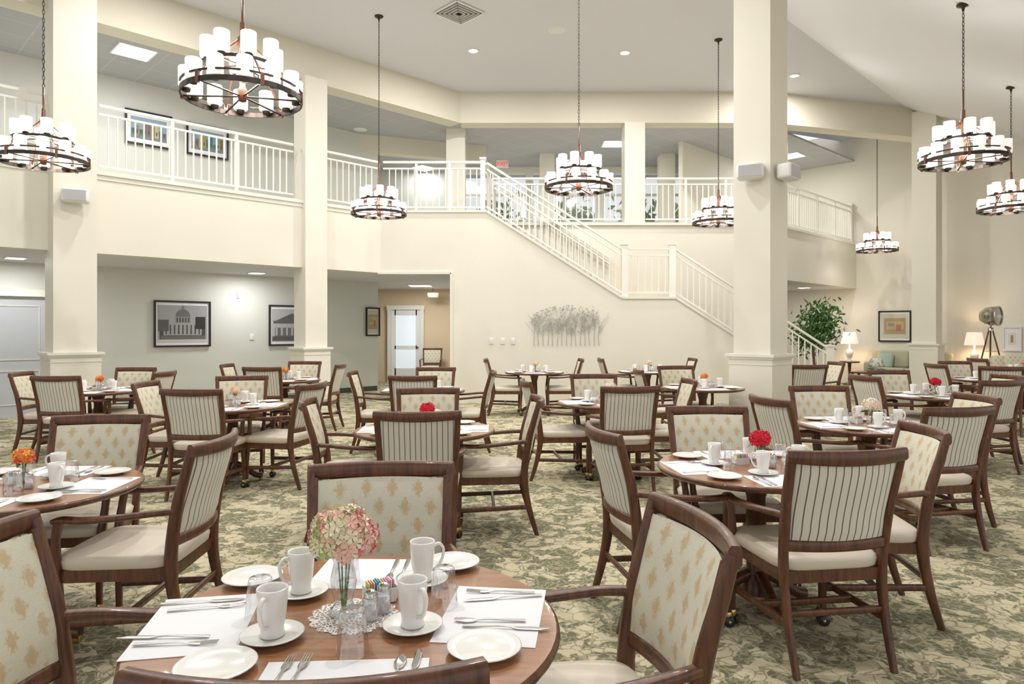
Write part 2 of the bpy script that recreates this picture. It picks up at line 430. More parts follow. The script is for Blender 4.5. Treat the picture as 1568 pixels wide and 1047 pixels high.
M['doorglass']=mat('door_glass_bright',(.75,.82,.85),.1,emit=.35,ecol=(.8,.9,1))
M['doorgrey']=mat('door_paint_grey',(.50,.52,.55),.5)
dp=V((-8.52,11.80)); door((dp.x,dp.y,0),ANG)
door((-3.05,19.62,0),0,.84,2.08,True)

# ------------------------------------------------------------------ pictures
def cmat(c): 
    key='ink_%.2f_%.2f_%.2f'%c
    if key not in M: M[key]=mat(key,c,.5)
    return M[key]
def picture(name,pos,z,w,h,rz,kind,fr=.035,frame='black'):
    b=MB(); 
    for sx in(-1,1): b.box((sx*(w/2-fr/2),-.015,0),(fr,.035,h),frame)
    for sz in(-1,1): b.box((0,-.015,sz*(h/2-fr/2)),(w-2*fr,.035,fr),frame)
    b.box((0,-.004,0),(w-2*fr,.008,h-2*fr),'paper')
    K=1.12 if kind in('dome','temple','village') else 1
    def R(x0,z0,x1,z1,c,lay=0): b.box(((x0+x1)/2*w*K,-.0085-.0008*lay,(z0+z1)/2*h*K),((x1-x0)*w*K,.001,(z1-z0)*h*K),cmat(c))
    if kind=='dome':
        R(-.39,-.36,.39,.36,(.36,.37,.39)); R(-.36,-.33,.36,.0,(.07,.07,.08),1); R(-.3,-.22,.3,.02,(.36,.36,.37),2)
        for i in range(9): R(-.27+i*.065,-.2,-.25+i*.065,-.02,(.05,.05,.05),3)
        R(-.34,-.33,.36,-.23,(.14,.14,.14),3); R(-.12,.02,.12,.14,(.28,.28,.28),2)
        for i in range(5): R(-.1+i*.045,.03,-.08+i*.045,.12,(.06,.06,.06),3)
        b.add([(math.cos(a)*.13*w,-.0115,.155*h+math.sin(a)*.14*w) for a in [PI*i/12 for i in range(13)]],[tuple(range(13))],cmat((.16,.16,.16)))
        R(-.02,.25,.02,.35,(.2,.2,.2),3); R(.2,-.1,.36,.14,(.03,.03,.03),4); R(-.38,-.14,-.22,.08,(.10,.10,.10),4); R(-.39,-.36,.39,-.3,(.55,.55,.55),4)
    elif kind=='temple':
        R(-.39,-.36,.39,.36,(.45,.46,.48)); R(-.33,-.3,.33,-.05,(.14,.14,.14),1); 
        b.add([(-.38*w,-.011,.1*h),(.38*w,-.011,.1*h),(0,-.011,.30*h)],[(0,1,2)],cmat((.12,.12,.13)))
        R(-.36,.04,.36,.1,(.12,.12,.12),2)
        for i in range(7): R(-.32+i*.1,-.22,-.28+i*.1,.04,(.42,.42,.42),3)
        R(-.38,-.34,.38,-.24,(.10,.10,.11),3)
    elif kind=='village':
        R(-.34,-.28,.34,.28,(.28,.40,.50)); cs=[(.42,.33,.12),(.05,.25,.33),(.55,.48,.25),(.2,.17,.15),(.34,.22,.12),(.08,.22,.16)]
        rr=random.Random(int(w*1000+pos[0]*77))
        for i in range(9):
            x=-.33+i*.074; R(x,-.27,x+.07,rr.uniform(-.08,.18),rr.choice(cs),1+i%2)
            R(x+.02,-.15,x+.045,-.05,(.1,.1,.1),4)
        R(-.34,-.28,.34,-.2,(.2,.22,.25),3)
    elif kind=='warm':
        R(-.42,-.4,.42,.4,(.62,.58,.45)); R(-.33,-.26,.33,.26,(.42,.33,.2),1); R(-.25,-.1,.28,.16,(.6,.42,.22),2); R(-.2,.0,0,.1,(.25,.35,.3),3); R(.05,-.15,.2,.05,(.45,.2,.12),3)
    else:
        R(-.2,-.25,.2,.25,(.75,.72,.65)); R(-.08,-.15,.06,.15,(.45,.25,.2),1)
    b.obj(name,(pos[0],pos[1],z),rz)
def RWu(u,off=.0):   # point of left recess wall seen along horizontal slope u
    q=AL(0,2.5-off); t=(u*q.y-q.x)/(d.x-u*d.y); return q+d*t
picture('framed_photograph',RWu(-.4823,.02),1.62,1.08,.92,ANG,'dome')
picture('framed_photograph',RWu(-.3225,.02),1.60,1.08,.90,ANG,'temple')
picture('framed_painting',RWu(-.532,.02),5.38,.84,.66,ANG,'village')
picture('framed_painting',RWu(-.446,.02),5.36,.84,.64,ANG,'village')
p=RR(1.08,.02); picture('framed_painting',p,1.6,.8,.84,-ANG,'warm')
p=RR(3.68,.02); picture('framed_print',p,1.28,.38,.6,-ANG,'x',.03,'white')
picture('framed_painting',(-3.42,16.75),1.7,.4,.7,ANG,'warm')

# wall fittings
def plate(x,y,z,rz=0,w=.09,h=.13):
    b=MB(); b.rbox((0,0,0),(w,.014,h),.005,'white'); b.box((0,-.009,0),(.025,.008,.05),'trim'); b.obj('light_switch',(x,y,z),rz)
plate(-.42,13.99,1.27); plate(-.19,13.99,1.27); plate(.02,13.99,1.27)
q=RWu(-.381,.01); plate(q.x,q.y,1.35,ANG); q=RWu(-.40,.01); plate(q.x,q.y,2.25,ANG,.07,.16)
def speaker(x,y,z,rz,tilt=-.15):
    b=MB(); b.rbox((0,-.13,0),(.34,.2,.2),.035,'white'); b.box((0,-.232,0),(.28,.006,.15),'grille'); b.box((0,-.02,0),(.06,.06,.1),'white')
    o=b.obj('wall_speaker',(x,y,z),rz)
M['grille']=mat('speaker_grille_grey',(.50,.50,.51),.7)
c1=V((-6.55,10.14))+nr*.275+d*.02; speaker(c1.x,c1.y,3.43,ANG-.35)
c3=V((3.41,9.37))-d*.26; speaker(c3.x,c3.y,3.60,ANG-PI/2+.35); c3=V((3.41,9.37))+nr*.26; speaker(c3.x,c3.y,3.60,ANG)
# exit sign
b=MB(); b.rbox((0,0,0),(.32,.05,.2),.01,'white'); b.obj('exit_sign',(-.25,18.2,5.92))
M['red']=mat('exit_red',(.8,.03,.02),.5,emit=1.0); 
cu=bpy.data.curves.new('exit_letters','FONT'); cu.body='EXIT'; cu.size=.15; cu.align_x='CENTER'; cu.align_y='CENTER'; cu.extrude=.002
to=bpy.data.objects.new('exit_letters',cu); COL.objects.link(to); to.parent=bpy.data.objects['exit_sign']; to.location=(0,-.028,0); to.rotation_euler=(PI/2,0,0); cu.materials.append(M['red'])
# vents
def vent(x,y,z=ZR,w=.6,rz=ANG,name='ceiling_vent'):
    b=MB()
    for i in range(5):
        s=w*(1-i*.19); 
        for a in range(4):
            an=a*PI/2; b.box((math.cos(an)*s/2,math.sin(an)*s/2,-.012-.004*i),(.03,s,.02) ,'white' if i==0 else 'grille',an)
    b.box((0,0,-.004),(w*.95,w*.95,.006),'black'); b.obj(name,(x,y,z-.005),rz)
vent(-.9,11.6)
for (x,y) in ((.8,12.3),(-3.6,16.2)):
    b=MB(); b.lathe([(.0,-.012),(.14,-.012),(.16,0)],'white'); b.obj('ceiling_speaker',(x,y,(ZR if y<14 else ZU)))
# recessed lights
def downlight(x,y,p=150,r=.09):
    z=slopez(x,y)
    b=MB(); b.lathe([(r+.03,0),(r+.03,-.012),(r,-.014),(r,-.006),(0,-.006)],'white'); b.lathe([(0,-.008),(r-.005,-.008),(r-.005,-.006)],'lightpanel')
    o=b.obj('recessed_downlight',(x,y,z))
    l=bpy.data.lights.new('downlight_lamp','AREA'); l.shape='DISK'; l.size=r*2; l.energy=p; l.color=(1,.98,.95)
    lo=bpy.data.objects.new('downlight_lamp',l); COL.objects.link(lo); lo.parent=o; lo.location=(0,0,-.03)
PW=88
for x,y in ((-.75,13.2),(2.2,13.3),(2.47,11.0),(-4.6,9.6),(-1.6,9.4),(-3.6,6.0),(0.6,8.6)): downlight(x,y,PW)
downlight(6.0,14.5,125)  # added fill lamp to brighten the far right wall, no real fitting
for x,y in ((.6,3.4),(-1.8,2.4),(2.4,4.6)): downlight(x,y,62)  # added fill lamps, out of view, to brighten the near tables
def troffer(x,y,z,w,l,rz,p=60,name='ceiling_light_panel'):
    b=MB(); b.box((0,0,-.01),(w,l,.02),'white'); b.box((0,0,-.022),(w-.06,l-.06,.006),'lightpanel'); o=b.obj(name,(x,y,z),rz)
    a=bpy.data.lights.new('panel_lamp','AREA'); a.shape='RECTANGLE'; a.size=w*.9; a.size_y=l*.9; a.energy=p; lo=bpy.data.objects.new('panel_lamp',a); COL.objects.link(lo); lo.parent=o; lo.location=(0,0,-.04)
troffer(-6.45,11.65,ZU,.6,.6,ANG,34); troffer(-1.55,18.0,ZU,.6,.6,ANG,26); troffer(-2.6,20.0,ZU,.6,.6,ANG,15); troffer(2.6,17.4,ZU,.6,.6,0,28); troffer(-9.5,8.6,ZU,.6,.6,ANG,32)
troffer(-2.4,17.9,ZS,.6,.6,0,46); troffer(-5.2,13.9,ZS,.3,.3,ANG,26); troffer(-8.0,11.0,ZS,.3,.3,ANG,26); troffer(8.0,18.7,ZS,.3,.3,ANG,24); troffer(7.6,18.6,ZU,.6,.6,ANG,40)
# pendant in corridor
b=MB(); b.lathe([(.0,0),(.14,0),(.16,.1),(.15,.12),(0,.12)],'lampshade'); b.sweep([(0,0,.12),(0,0,.27)],(1,0,0),(.01,.01),'bronze',n=6); b.obj('corridor_pendant_light',(-2.2,19.0,ZS-.26))

# ------------------------------------------------------------------ chandeliers
def chand_mesh():
    b=MB()
    def ring(R,z,h=.035,t=.012):
        b.lathe([(R,z),(R,z+h),(R-t,z+h),(R-t,z),(R,z)],'bronze',seg=40,smooth=False)
    ring(.475,-.03,.04,.014); ring(.475,.05,.014,.012); ring(.30,.215,.03,.012)
    prof=[(.0,0),(.055,.004),(.062,.02),(.062,.165),(.058,.172),(.052,.165),(.052,.03),(0,.025)]
    for n,R,z in ((12,.42,.010),(8,.265,.265)):
        for i in range(n):
            a=2*PI*(i+.5)/n; c=(R*math.cos(a),R*math.sin(a),z)
            b.lathe(prof,'shade',c,16); b.lathe([(.0,-.03),(.028,-.025),(.034,0)],'bronze',c,10)
            b.sweep([c,((R+.05)*math.cos(a),(R+.05)*math.sin(a),z-.022)],(0,0,1),(.012,.012),'bronze',n=4)
    for i in range(6):
        a=2*PI*i/6; ca,sa=math.cos(a),math.sin(a)
        b.sweep([(0,0,.0),(.46*ca,.46*sa,-.015)],(0,0,1),(.014,.014),'bronze',n=6)
        b.sweep([(.03*ca,.03*sa,.25),(.29*ca,.29*sa,.23)],(0,0,1),(.014,.014),'bronze',n=6)
        b.sweep(cr([(.04*ca,.04*sa,.46),(.10*ca,.10*sa,.40),(.28*ca,.28*sa,.24),(.465*ca,.465*sa,.03)],3),(0,0,1),(.014,.014),'hub',n=6)
        b.box((.472*ca,.472*sa,.01),(.02,.03,.10),'hub',a)
    b.lathe([(.0,-.05),(.03,-.04),(.04,0),(.04,.05),(.022,.08),(.022,.2),(.04,.22),(.04,.28),(.022,.3),(.022,.40),(.042,.42),(.042,.48),(.024,.50),(.022,.60),(.012,.62),(.012,.86),(0,.86)],'hub',seg=12)
    return b.mesh('chandelier')
CM=chand_mesh()
def chandelier(x,y,z=3.50):
    zt=slopez(x,y)-z; o=place('chandelier',CM,(x,y,z),random.random()); b=MB()
    zc=.85; i=0
    while zc<zt-.1:
        pts=[(.012*math.cos(a)*(1-i%2),.012*math.cos(a)*(i%2),zc+.028+.03*math.sin(a)) for a in [2*PI*k/8 for k in range(9)]]
        b.sweep(pts,(0,1,0) if i%2==0 else (1,0,0),(.007,.007),'bronze',n=4); zc+=.048; i+=1
    b.lathe([(0,-.09),(.012,-.085),(.02,-.04),(.07,-.02),(.075,0)],'bronze',(0,0,zt),16)
    b.obj('hanging_chain',parent=o)
    l=bpy.data.lights.new('chandelier_lamp','POINT'); l.energy=44; l.shadow_soft_size=.18; l.color=(1,.95,.88)
    lo=bpy.data.objects.new('chandelier_lamp',l); COL.objects.link(lo); lo.parent=o; lo.location=(0,0,.14)
for x,y,z in ((-5.49,8.0,3.48),(-2.23,5.65,3.43),(-2.29,11.75,3.50),(.94,9.6,3.5),(3.84,12.7,3.5),(9.2,17.2,3.5),(5.42,8.2,3.53),(8.26,11.3,3.5)): chandelier(x,y,z)

# ------------------------------------------------------------------ chair
def chair_mesh():
    b=MB(); W='cwood'
    def yb(z):
        ps=[(.42,-.240),(.68,-.268),(.86,-.315),(1.0,-.352)]
        for (a,ya),(c,yc) in zip(ps,ps[1:]):
            if z<=c: return ya+(yc-ya)*(z-a)/(c-a)
        return ps[-1][1]
    for s in(-1,1):
        pts=cr([(s*.228,-.335,0),(s*.232,-.275,.2),(s*.236,-.240,.42),(s*.247,-.268,.68),(s*.256,-.315,.86),(s*.262,-.342,.965)],4)
        b.sweep(pts,(1,0,0),lerpsz([(.028,.032),(.032,.045),(.036,.058),(.034,.05),(.032,.042),(.03,.034)],4),W)
        pts=cr([(s*.278,.225,.652),(s*.276,.238,.58),(s*.262,.248,.44),(s*.25,.24,.28),(s*.246,.236,.062)],4)
        b.sweep(pts,(1,0,0),lerpsz([(.04,.036),(.034,.034),(.042,.046),(.036,.038),(.028,.028)],4),W)
        pts=cr([(s*.25,-.262,.688),(s*.276,-.17,.684),(s*.29,-.02,.670),(s*.292,.12,.662),(s*.282,.21,.664),(s*.279,.25,.655)],4)
        b.sweep(pts,(1,0,0),lerpsz([(.03,.03),(.038,.028),(.048,.028),(.05,.028),(.046,.028),(.036,.022)],4),W)
        b.sweep([(s*.234,-.268,.21),(s*.248,.237,.19)],(0,0,1),(.034,.02),W)
        b.lathe([(.014,.035),(.02,.045),(.022,.065),(.018,.075)],'brass',(s*.246,.236,0),10)
        for q in(-1,1):
            b.lathe([(0,-.009),(.026,-.009),(.028,-.004),(.028,.004),(.026,.009),(0,.009)],'rubber',(s*.246+q*.014,.236,.028),14,rot=Matrix.Rotation(PI/2,3,'Y'))
        b.lathe([(0,-.026),(.008,-.026),(.008,.026),(0,.026)],'brass',(s*.246,.236,.028),8,rot=Matrix.Rotation(PI/2,3,'Y'))
    b.sweep([(-.24,-.02,.20),(.24,-.02,.20)],(0,0,1),(.034,.022),W); b.sweep([(-.23,-.262,.25),(.23,-.262,.25)],(0,0,1),(.03,.02),W)
    N=16; xs=[-1+2*i/N for i in range(N+1)]
    BU=.056
    b.sweep([(x*.275,yb(.96)-BU*(1-x*x),.960-.006*(1-x*x)) for x in xs],(0,0,1),[(.058+.010*(1-x*x),.034) for x in xs],W)
    b.sweep([(x*.240,yb(.555)-.040*(1-x*x),.552) for x in xs],(0,0,1),(.052,.03),W)
    # panel
    NZ=8
    for side,mm in((1,'motif'),(-1,'stripe')):
        vs=[];fs=[]
        for j in range(NZ+1):
            t=j/NZ; z=.575+(.93-.575)*t; hw=.223+.018*t; bu=.041+.013*t
            for x in xs:
                e=min(1,(1-abs(x))*5)*min(1,min(t,1-t)*6); puff=(.006+.012*math.sqrt(max(0,e)))
                vs.append((x*hw,yb(z)-bu*(1-x*x)+side*puff,z))
        n=N+1
        for j in range(NZ):
            for i in range(N): fs.append((j*n+i,j*n+i+1,(j+1)*n+i+1,(j+1)*n+i))
        b.add(vs,fs,mm,True)
    for s in(-1,1): b.sweep([(s*.232,yb(.56),.56),(s*.240,yb(.75)-.001,.75),(s*.246,yb(.94),.94)],(1,0,0),(.022,.034),W)
    b.prism([(-.235,-.245),(.235,-.245),(.258,.25),(-.258,.25)],.375,.43,W)
    # cushion
    def loop(z,ins):
        out=[]
        for k in range(40):
            th=2*PI*k/40; cx,sx=math.cos(th),math.sin(th); q=.32
            x=math.copysign(abs(cx)**q,cx); y=math.copysign(abs(sx)**q,sx)
            yy=.012+y*(.262-ins); hw=.246+.022*(y*.5+.5)-ins
            out.append((x*hw,yy,z))
        return out
    L=[loop(.43,.008),loop(.437,0),loop(.472,-.006),loop(.486,.006),loop(.494,.03),loop(.500,.09),loop(.502,.16)]
    vs=[p for l in L for p in l]; fs=[(i*40+k,i*40+(k+1)%40,(i+1)*40+(k+1)%40,(i+1)*40+k) for i in range(len(L)-1) for k in range(40)]
    fs.append(tuple(range((len(L)-1)*40,len(L)*40)))
    b.add(vs,fs,'vinyl',True)
    return b.mesh('dining_chair')
CH=chair_mesh()
def chair(tx,ty,cx,cy,tw=0):
    f=(V((cx,cy))-V((tx,ty))).normalized(); th=math.atan2(-f.x,f.y)+tw
    f=V((-math.sin(th),math.cos(th))); o=V((tx,ty))+f*.345
    place('dining_chair',CH,(o.x,o.y,0),th)
# ------------------------------------------------------------------ table & ware
def table_mesh():
    b=MB()
    b.lathe([(.0,.716),(.50,.716),(.522,.722),(.530,.734),(.528,.744),(.520,.7495)],'edge',seg=64)
    b.lathe([(.520,.7495),(.505,.7505),(0,.7505)],'ttop',seg=64)
    b.lathe([(0,.70),(.20,.70),(.20,.717)],'edge',seg=4,smooth=False)
    b.lathe([(.075,.06),(.07,.12),(.05,.16),(.055,.40),(.05,.58),(.07,.66),(.085,.70)],'cwood',seg=16)
    for i in range(4):
        a=i*PI/2; ca,sa=math.cos(a),math.sin(a)
        b.sweep(cr([(.03*ca,.03*sa,.17),(.12*ca,.12*sa,.13),(.22*ca,.22*sa,.06),(.285*ca,.285*sa,.045)],4),(-sa,ca,0),(.06,.055),'cwood')
        b.lathe([(.018,0),(.022,.01),(.018,.03)],'brass',(.27*ca,.27*sa,0),10,cap=True)
    return b.mesh('dining_table')
TM=table_mesh()
def lm(name,prof,m,seg=28,**k):
    b=MB(); b.lathe(prof,m,seg=seg,**k); return b.mesh(name)
plate_me=lm('bread_plate',[(0,.004),(.045,.002),(.05,0),(.055,.003),(.086,.013),(.088,.015),(.084,.0165),(.055,.008),(0,.007)],'china',32)
sauc_me=lm('saucer',[(0,.003),(.038,0),(.043,.003),(.074,.013),(.076,.015),(.072,.016),(.04,.007),(0,.006)],'china',32)
b=MB(); b.lathe([(0,.002),(.027,0),(.029,.003),(.027,.010),(.0265,.02),(.031,.045),(.0345,.085),(.036,.110),(.0345,.112),(.0325,.107),(.030,.07),(.024,.02),(0,.012)],'china',seg=28)
b.sweep(cr([(.031,0,.094),(.047,0,.100),(.060,0,.086),(.058,0,.06),(.044,0,.034),(.027,0,.028)],4),(0,1,0),(.011,.008),'china'); mug_me=b.mesh('coffee_mug')
glass_me=lm('drinking_glass',[(.037,0),(.0375,.003),(.030,.088),(.029,.100),(.025,.105),(0,.104)],'glass',48,flute=.035,nfl=12)
b=MB(); b.rbox((0,0,.0008),(.36,.255,.0016),.0004,'paper'); mat_me=b.mesh('paper_placemat')
def cut(kind):
    b=MB()
    b.sweep(cr([(0,-.095,.004),(0,-.05,.005),(0,0,.006),(0,.03,.004)],3),(1,0,0),lerpsz([(.014,.003),(.011,.003),(.006,.003),(.006,.003)],3),'steel')
    if kind=='fork':
        b.sweep([(0,.03,.004),(0,.045,.003),(0,.06,.003)],(1,0,0),[(.006,.002),(.02,.002),(.021,.002)],'steel')
        for i in range(4): b.sweep([(-.0085+i*.0057,.058,.003),(-.0085+i*.0057,.1,.006)],(1,0,0),[(.0036,.002),(.0022,.002)],'steel',n=4)
    elif kind=='knife':
        b.sweep([(0,.03,.004),(.001,.045,.003),(.001,.1,.003),(-.003,.125,.003)],(1,0,0),[(.007,.003),(.018,.0015),(.018,.0015),(.004,.0015)],'steel')
    else:
        b.sweep([(0,.03,.004),(0,.04,.003),(0,.06,.003),(0,.078,.005),(0,.088,.007)],(1,0,0),[(.006,.002),(.022,.002),(.03,.002),(.022,.002),(.006,.002)],'steel')
    return b.mesh(kind)
fork_me,knife_me,spoon_me=cut('fork'),cut('knife'),cut('spoon')
b=MB(); b.lathe([(0,0),(.02,0),(.021,.004),(.018,.03),(.021,.055),(.015,.062)],'glass',seg=16); b.lathe([(0,.002),(.017,.003),(.015,.04),(0,.04)],'paper',seg=12); b.lathe([(.017,.058),(.017,.07),(.01,.078),(0,.08)],'steel',seg=16); shaker_me=b.mesh('salt_shaker')
b=MB(); b.box((0,0,.004),(.085,.05,.008),'white')
for sx in(-1,1): b.box((sx*.041,0,.022),(.003,.05,.044),'white')
for sy in(-1,1): b.box((0,sy*.024,.02),(.08,.003,.036),'white')
for i in range(11):
    b.box((-.035+i*.007,random.uniform(-.004,.004),.033),(.003,.034,.05),cmat(random.choice([(.1,.35,.7),(.75,.35,.5),(.85,.85,.85),(.8,.7,.2)])))
caddy_me=b.mesh('sugar_packet_caddy')
vase_small=lm('bud_vase_glass',[(0,0),(.03,0),(.033,.006),(.034,.04),(.022,.07),(.018,.085),(.022,.098)],'glass',20)
# flowers
def flower_mesh(name,cols,R=.055,H=.145,n=42,fl=.018,seed=1,leaves=4):
    r=random.Random(seed); b=MB(); ms=[cmat(c) for c in cols]
    for i in range(6):
        a=r.uniform(0,6.3); b.sweep([(.004*math.cos(a),.004*math.sin(a),.01),(.3*R*math.cos(a),.3*R*math.sin(a),H)],(1,0,0),(.004,.004),'stem',n=5)
    for i in range(n):
        ph=math.acos(1-1.55*(i+.5)/n); th=i*2.39996; 
        nrm=V((math.sin(ph)*math.cos(th),math.sin(ph)*math.sin(th),math.cos(ph)*.85)); c=V((0,0,H))+nrm*R*r.uniform(.80,1.16)
        q=nrm.normalized().to_track_quat('Z','Y').to_matrix(); t0=r.uniform(0,6)
        w=.5+.5*math.sin(th*1.0+1)*math.sin(ph); mm=ms[min(len(ms)-1,int(r.triangular(0,1,w)*len(ms)))]
        for k in range(5):
            a=t0+k*2*PI/5
            vs=[V((0,0,0)),V((math.cos(a-.45)*fl*.7,math.sin(a-.45)*fl*.7,.006)),V((math.cos(a)*fl,math.sin(a)*fl,.001)),V((math.cos(a+.45)*fl*.7,math.sin(a+.45)*fl*.7,.006))]
            b.add([c+q@v for v in vs],[(0,1,2,3)],mm)
    b.lathe([(0,-R*.7),(R*.6,-R*.4),(R*.8,0),(R*.6,R*.45),(0,R*.62)],ms[0],(0,0,H),12)
    for i in range(leaves):
        a=i*2*PI/max(1,leaves)+.5; ca,sa=math.cos(a),math.sin(a); z=H-R*.8
        b.add([(.2*R*ca,.2*R*sa,z),(R*ca-.3*R*sa,R*sa+.3*R*ca,z+.01),(1.5*R*ca,1.5*R*sa,z-.01),(R*ca+.3*R*sa,R*sa-.3*R*ca,z+.01)],[(0,1,2,3)],'leaf')
    return b.mesh(name)
FL={'hyd':flower_mesh('hydrangea_bouquet',[(.60,.70,.30),(.80,.79,.50),(.88,.82,.62),(.88,.55,.48),(.80,.22,.28)],.078,.205,130,.021,2,0),
 'red':flower_mesh('red_flower_bouquet',[(.75,.01,.04),(.6,.01,.03)],.05,.15,40,.024,3),
 'cream':flower_mesh('cream_flower_bouquet',[(.85,.78,.6),(.85,.6,.55),(.85,.82,.7)],.058,.15,46,.02,4),
 'orange':flower_mesh('orange_flower_bouquet',[(.85,.25,.05),(.9,.5,.1),(.8,.1,.06)],.042,.14,34,.018,5),
 'pink':flower_mesh('pink_flower_bouquet',[(.85,.4,.35),(.85,.75,.5)],.042,.14,34,.018,6)}
TZ=.7508
def setting(cx,cy,a,cutl=True):
    o=V((math.cos(a),math.sin(a))); t=V((-o.y,o.x)); rz=a+PI/2
    def pt(r,s,j=.0): return (cx+o.x*r+t.x*s+random.uniform(-j,j), cy+o.y*r+t.y*s+random.uniform(-j,j))
    x,y=pt(.355,0); place('paper_placemat',mat_me,(x,y,TZ),rz+random.uniform(-.06,.06)); z2=TZ+.002
    x,y=pt(.29,.275,.006); place('bread_plate',plate_me,(x,y,z2),0)
    x,y=pt(.21,-.06,.006); place('saucer',sauc_me,(x,y,z2)); place('coffee_mug',mug_me,(x,y,z2+.0078),random.uniform(0,6))
    x,y=pt(.185,.09,.004); place('drinking_glass',glass_me,(x,y,z2))
    if cutl:
        for me,s in((fork_me,.13),(knife_me,-.115),(spoon_me,-.15)):
            x,y=pt(.37,s,.003); place(me.name,me,(x,y,z2),rz+random.uniform(-.05,.05))
def table(cx,cy,rot=0,fl='orange',cut_=True,chairs=(),sets=True,ang0=None):
    place('dining_table',TM,(cx,cy,0),rot)
    if sets:
        for k in range(4): setting(cx,cy,rot+k*PI/2,cut_)
        vz=place('bud_vase',vase_small,(cx+.02,cy+.0,TZ)); place(FL[fl].name,FL[fl],(0,0,0),random.uniform(0,6),vz)
        place('salt_shaker',shaker_me,(cx+.075,cy-.04,TZ)); place('sugar_packet_caddy',caddy_me,(cx-.065,cy+.06,TZ),.3)
    for c in chairs:
        if len(c)==2: chair(c[0],c[1],cx,cy)
        else: chair(c[0],c[1],cx,cy,c[2])
# T1 hero
cx,cy=-.407,1.748
table(cx,cy,0,sets=False,chairs=[(-.50,2.62),(.49,1.89),(-1.345,1.68),(-.315,1.045,-.07)])
for x,y,r in((-.80,1.74,PI/2+.18),(-.05,1.80,-PI/2-.12),(-.36,1.42,.06),(-.42,2.10,PI-.03)): place('paper_placemat',mat_me,(x,y,TZ),r)
z2=TZ+.002
for x,y,r in((-.581,1.655,-1.7),(-.249,1.71,-.9),(-.596,1.93,-2.4),(-.265,2.02,.3)): place('saucer',sauc_me,(x,y,z2)); place('coffee_mug',mug_me,(x,y,z2+.0078),r,sc_=1.04)
for x,y in((-.655,1.775),(-.368,1.575),(-.185,1.85),(-.49,2.03)): place('drinking_glass',glass_me,(x,y,z2))
for x,y in((-.775,2.04),(-.19,2.17),(-.651,1.50),(-.065,1.59)): place('bread_plate',plate_me,(x,y,z2),0)
for me,x,y,r in((fork_me,-.82,1.83,-1.35),(knife_me,-.86,1.87,-1.4),(fork_me,-.80,1.62,-1.5),(knife_me,-.83,1.655,1.6),
   (knife_me,-.01,1.90,1.75),(fork_me,-.03,1.94,1.5),(spoon_me,-.06,1.75,1.55),(knife_me,-.03,1.71,-1.65),
   (fork_me,-.50,1.46,0),(fork_me,-.465,1.465,0.0),(spoon_me,-.25,1.47,.0),(knife_me,-.215,1.47,.0),(fork_me,-.37,2.12,PI),(spoon_me,-.335,2.12,PI)): place(me.name,me,(x,y,z2),r)
# doily
b=MB(); n=96
vs=[(0,0,.0012)]+[((.105+.012*abs(math.sin(k*PI/6)))*math.cos(2*PI*k/n),(.105+.012*abs(math.sin(k*PI/6)))*math.sin(2*PI*k/n),.0012) for k in range(n)]
m=mat('lace_doily',(.85,.83,.8),.9); g=NG(m); vv=g.voro(g.coord(),90); al=g.ramp(vv,[(.10,(1,1,1)),(.16,(.25,.25,.25))]); g.link(al,m.node_tree.nodes['Principled BSDF'].inputs['Alpha']); M['lace']=m
b.add(vs,[(0,1+k,1+(k+1)%n) for k in range(n)],'lace')
b.obj('lace_doily',(-.415,1.79,TZ))
b=MB(); b.lathe([(0,0),(.038,0),(.040,.006),(.028,.02),(.022,.03),(.03,.06),(.034,.09),(.028,.12),(.024,.135),(.034,.16)],'glass',seg=32,flute=.04,nfl=10); vz=b.obj('flower_vase',(-.444,1.80,TZ+.0015))
place('hydrangea_bouquet',FL['hyd'],(0,0,0),-.6,vz)
place('salt_shaker',shaker_me,(-.365,1.76,TZ+.0015)); place('salt_shaker',shaker_me,(-.34,1.81,TZ+.0015)); place('sugar_packet_caddy',caddy_me,(-.365,1.885,TZ+.0015),.5)

table(1.34,3.75,.1,'red',True,[(1.45,2.95),(1.31,4.58),(.48,3.60),(2.19,3.64)])
table(-2.36,3.27,.05,'orange',True,[(-2.47,4.10),(-1.44,3.31),(-3.22,3.2)])
table(-.66,5.17,.05,'red',True,[(-.60,4.33),(-1.50,5.05),(.18,5.22),(-.74,6.02)])
table(-2.78,6.80,.1,'pink',True,[(-2.80,5.96),(-1.93,6.62),(-3.62,6.75),(-3.02,7.64)])
table(-3.45,10.35,.2,'orange',False,[(-3.48,9.50),(-2.60,10.35),(-4.30,10.3),(-3.4,11.2)])
table(-5.15,8.5,.1,'orange',False,[(-5.12,7.66),(-4.32,8.5),(-6.0,8.35),(-5.15,9.35)])
table(-1.12,8.55,.0,'pink',False,[(-1.12,7.70),(-1.98,8.5),(-.26,8.55),(-1.05,9.40)])
table(.40,12.2,.0,'pink',False,[(-.44,12.15),(1.22,12.2)])
table(1.0,7.1,.1,'cream',False,[(1.08,6.24),(.15,7.0),(.95,7.95),(1.84,7.1)])
table(2.50,8.95,.1,'orange',False,[(1.66,8.95),(2.35,9.80)])
table(2.46,12.4,.0,'cream',False,[(1.62,12.4),(3.28,12.4)])
table(2.83,5.42,.1,'cream',True,[(3.0,4.58),(1.98,5.25),(2.82,6.27),(3.68,5.42)])
table(4.85,7.85,.1,'red',False,[(5.03,7.0),(4.0,7.75),(4.8,8.7),(5.7,7.85)])
table(4.35,10.95,.1,'red',False,[(4.40,10.08),(5.2,10.95),(4.3,11.8)])
table(7.3,10.4,.1,'red',False,[(6.45,10.4),(6.9,9.62),(7.3,11.25)])
table(9.3,12.4,.1,'orange',False,[(8.45,12.4),(9.3,11.55)])

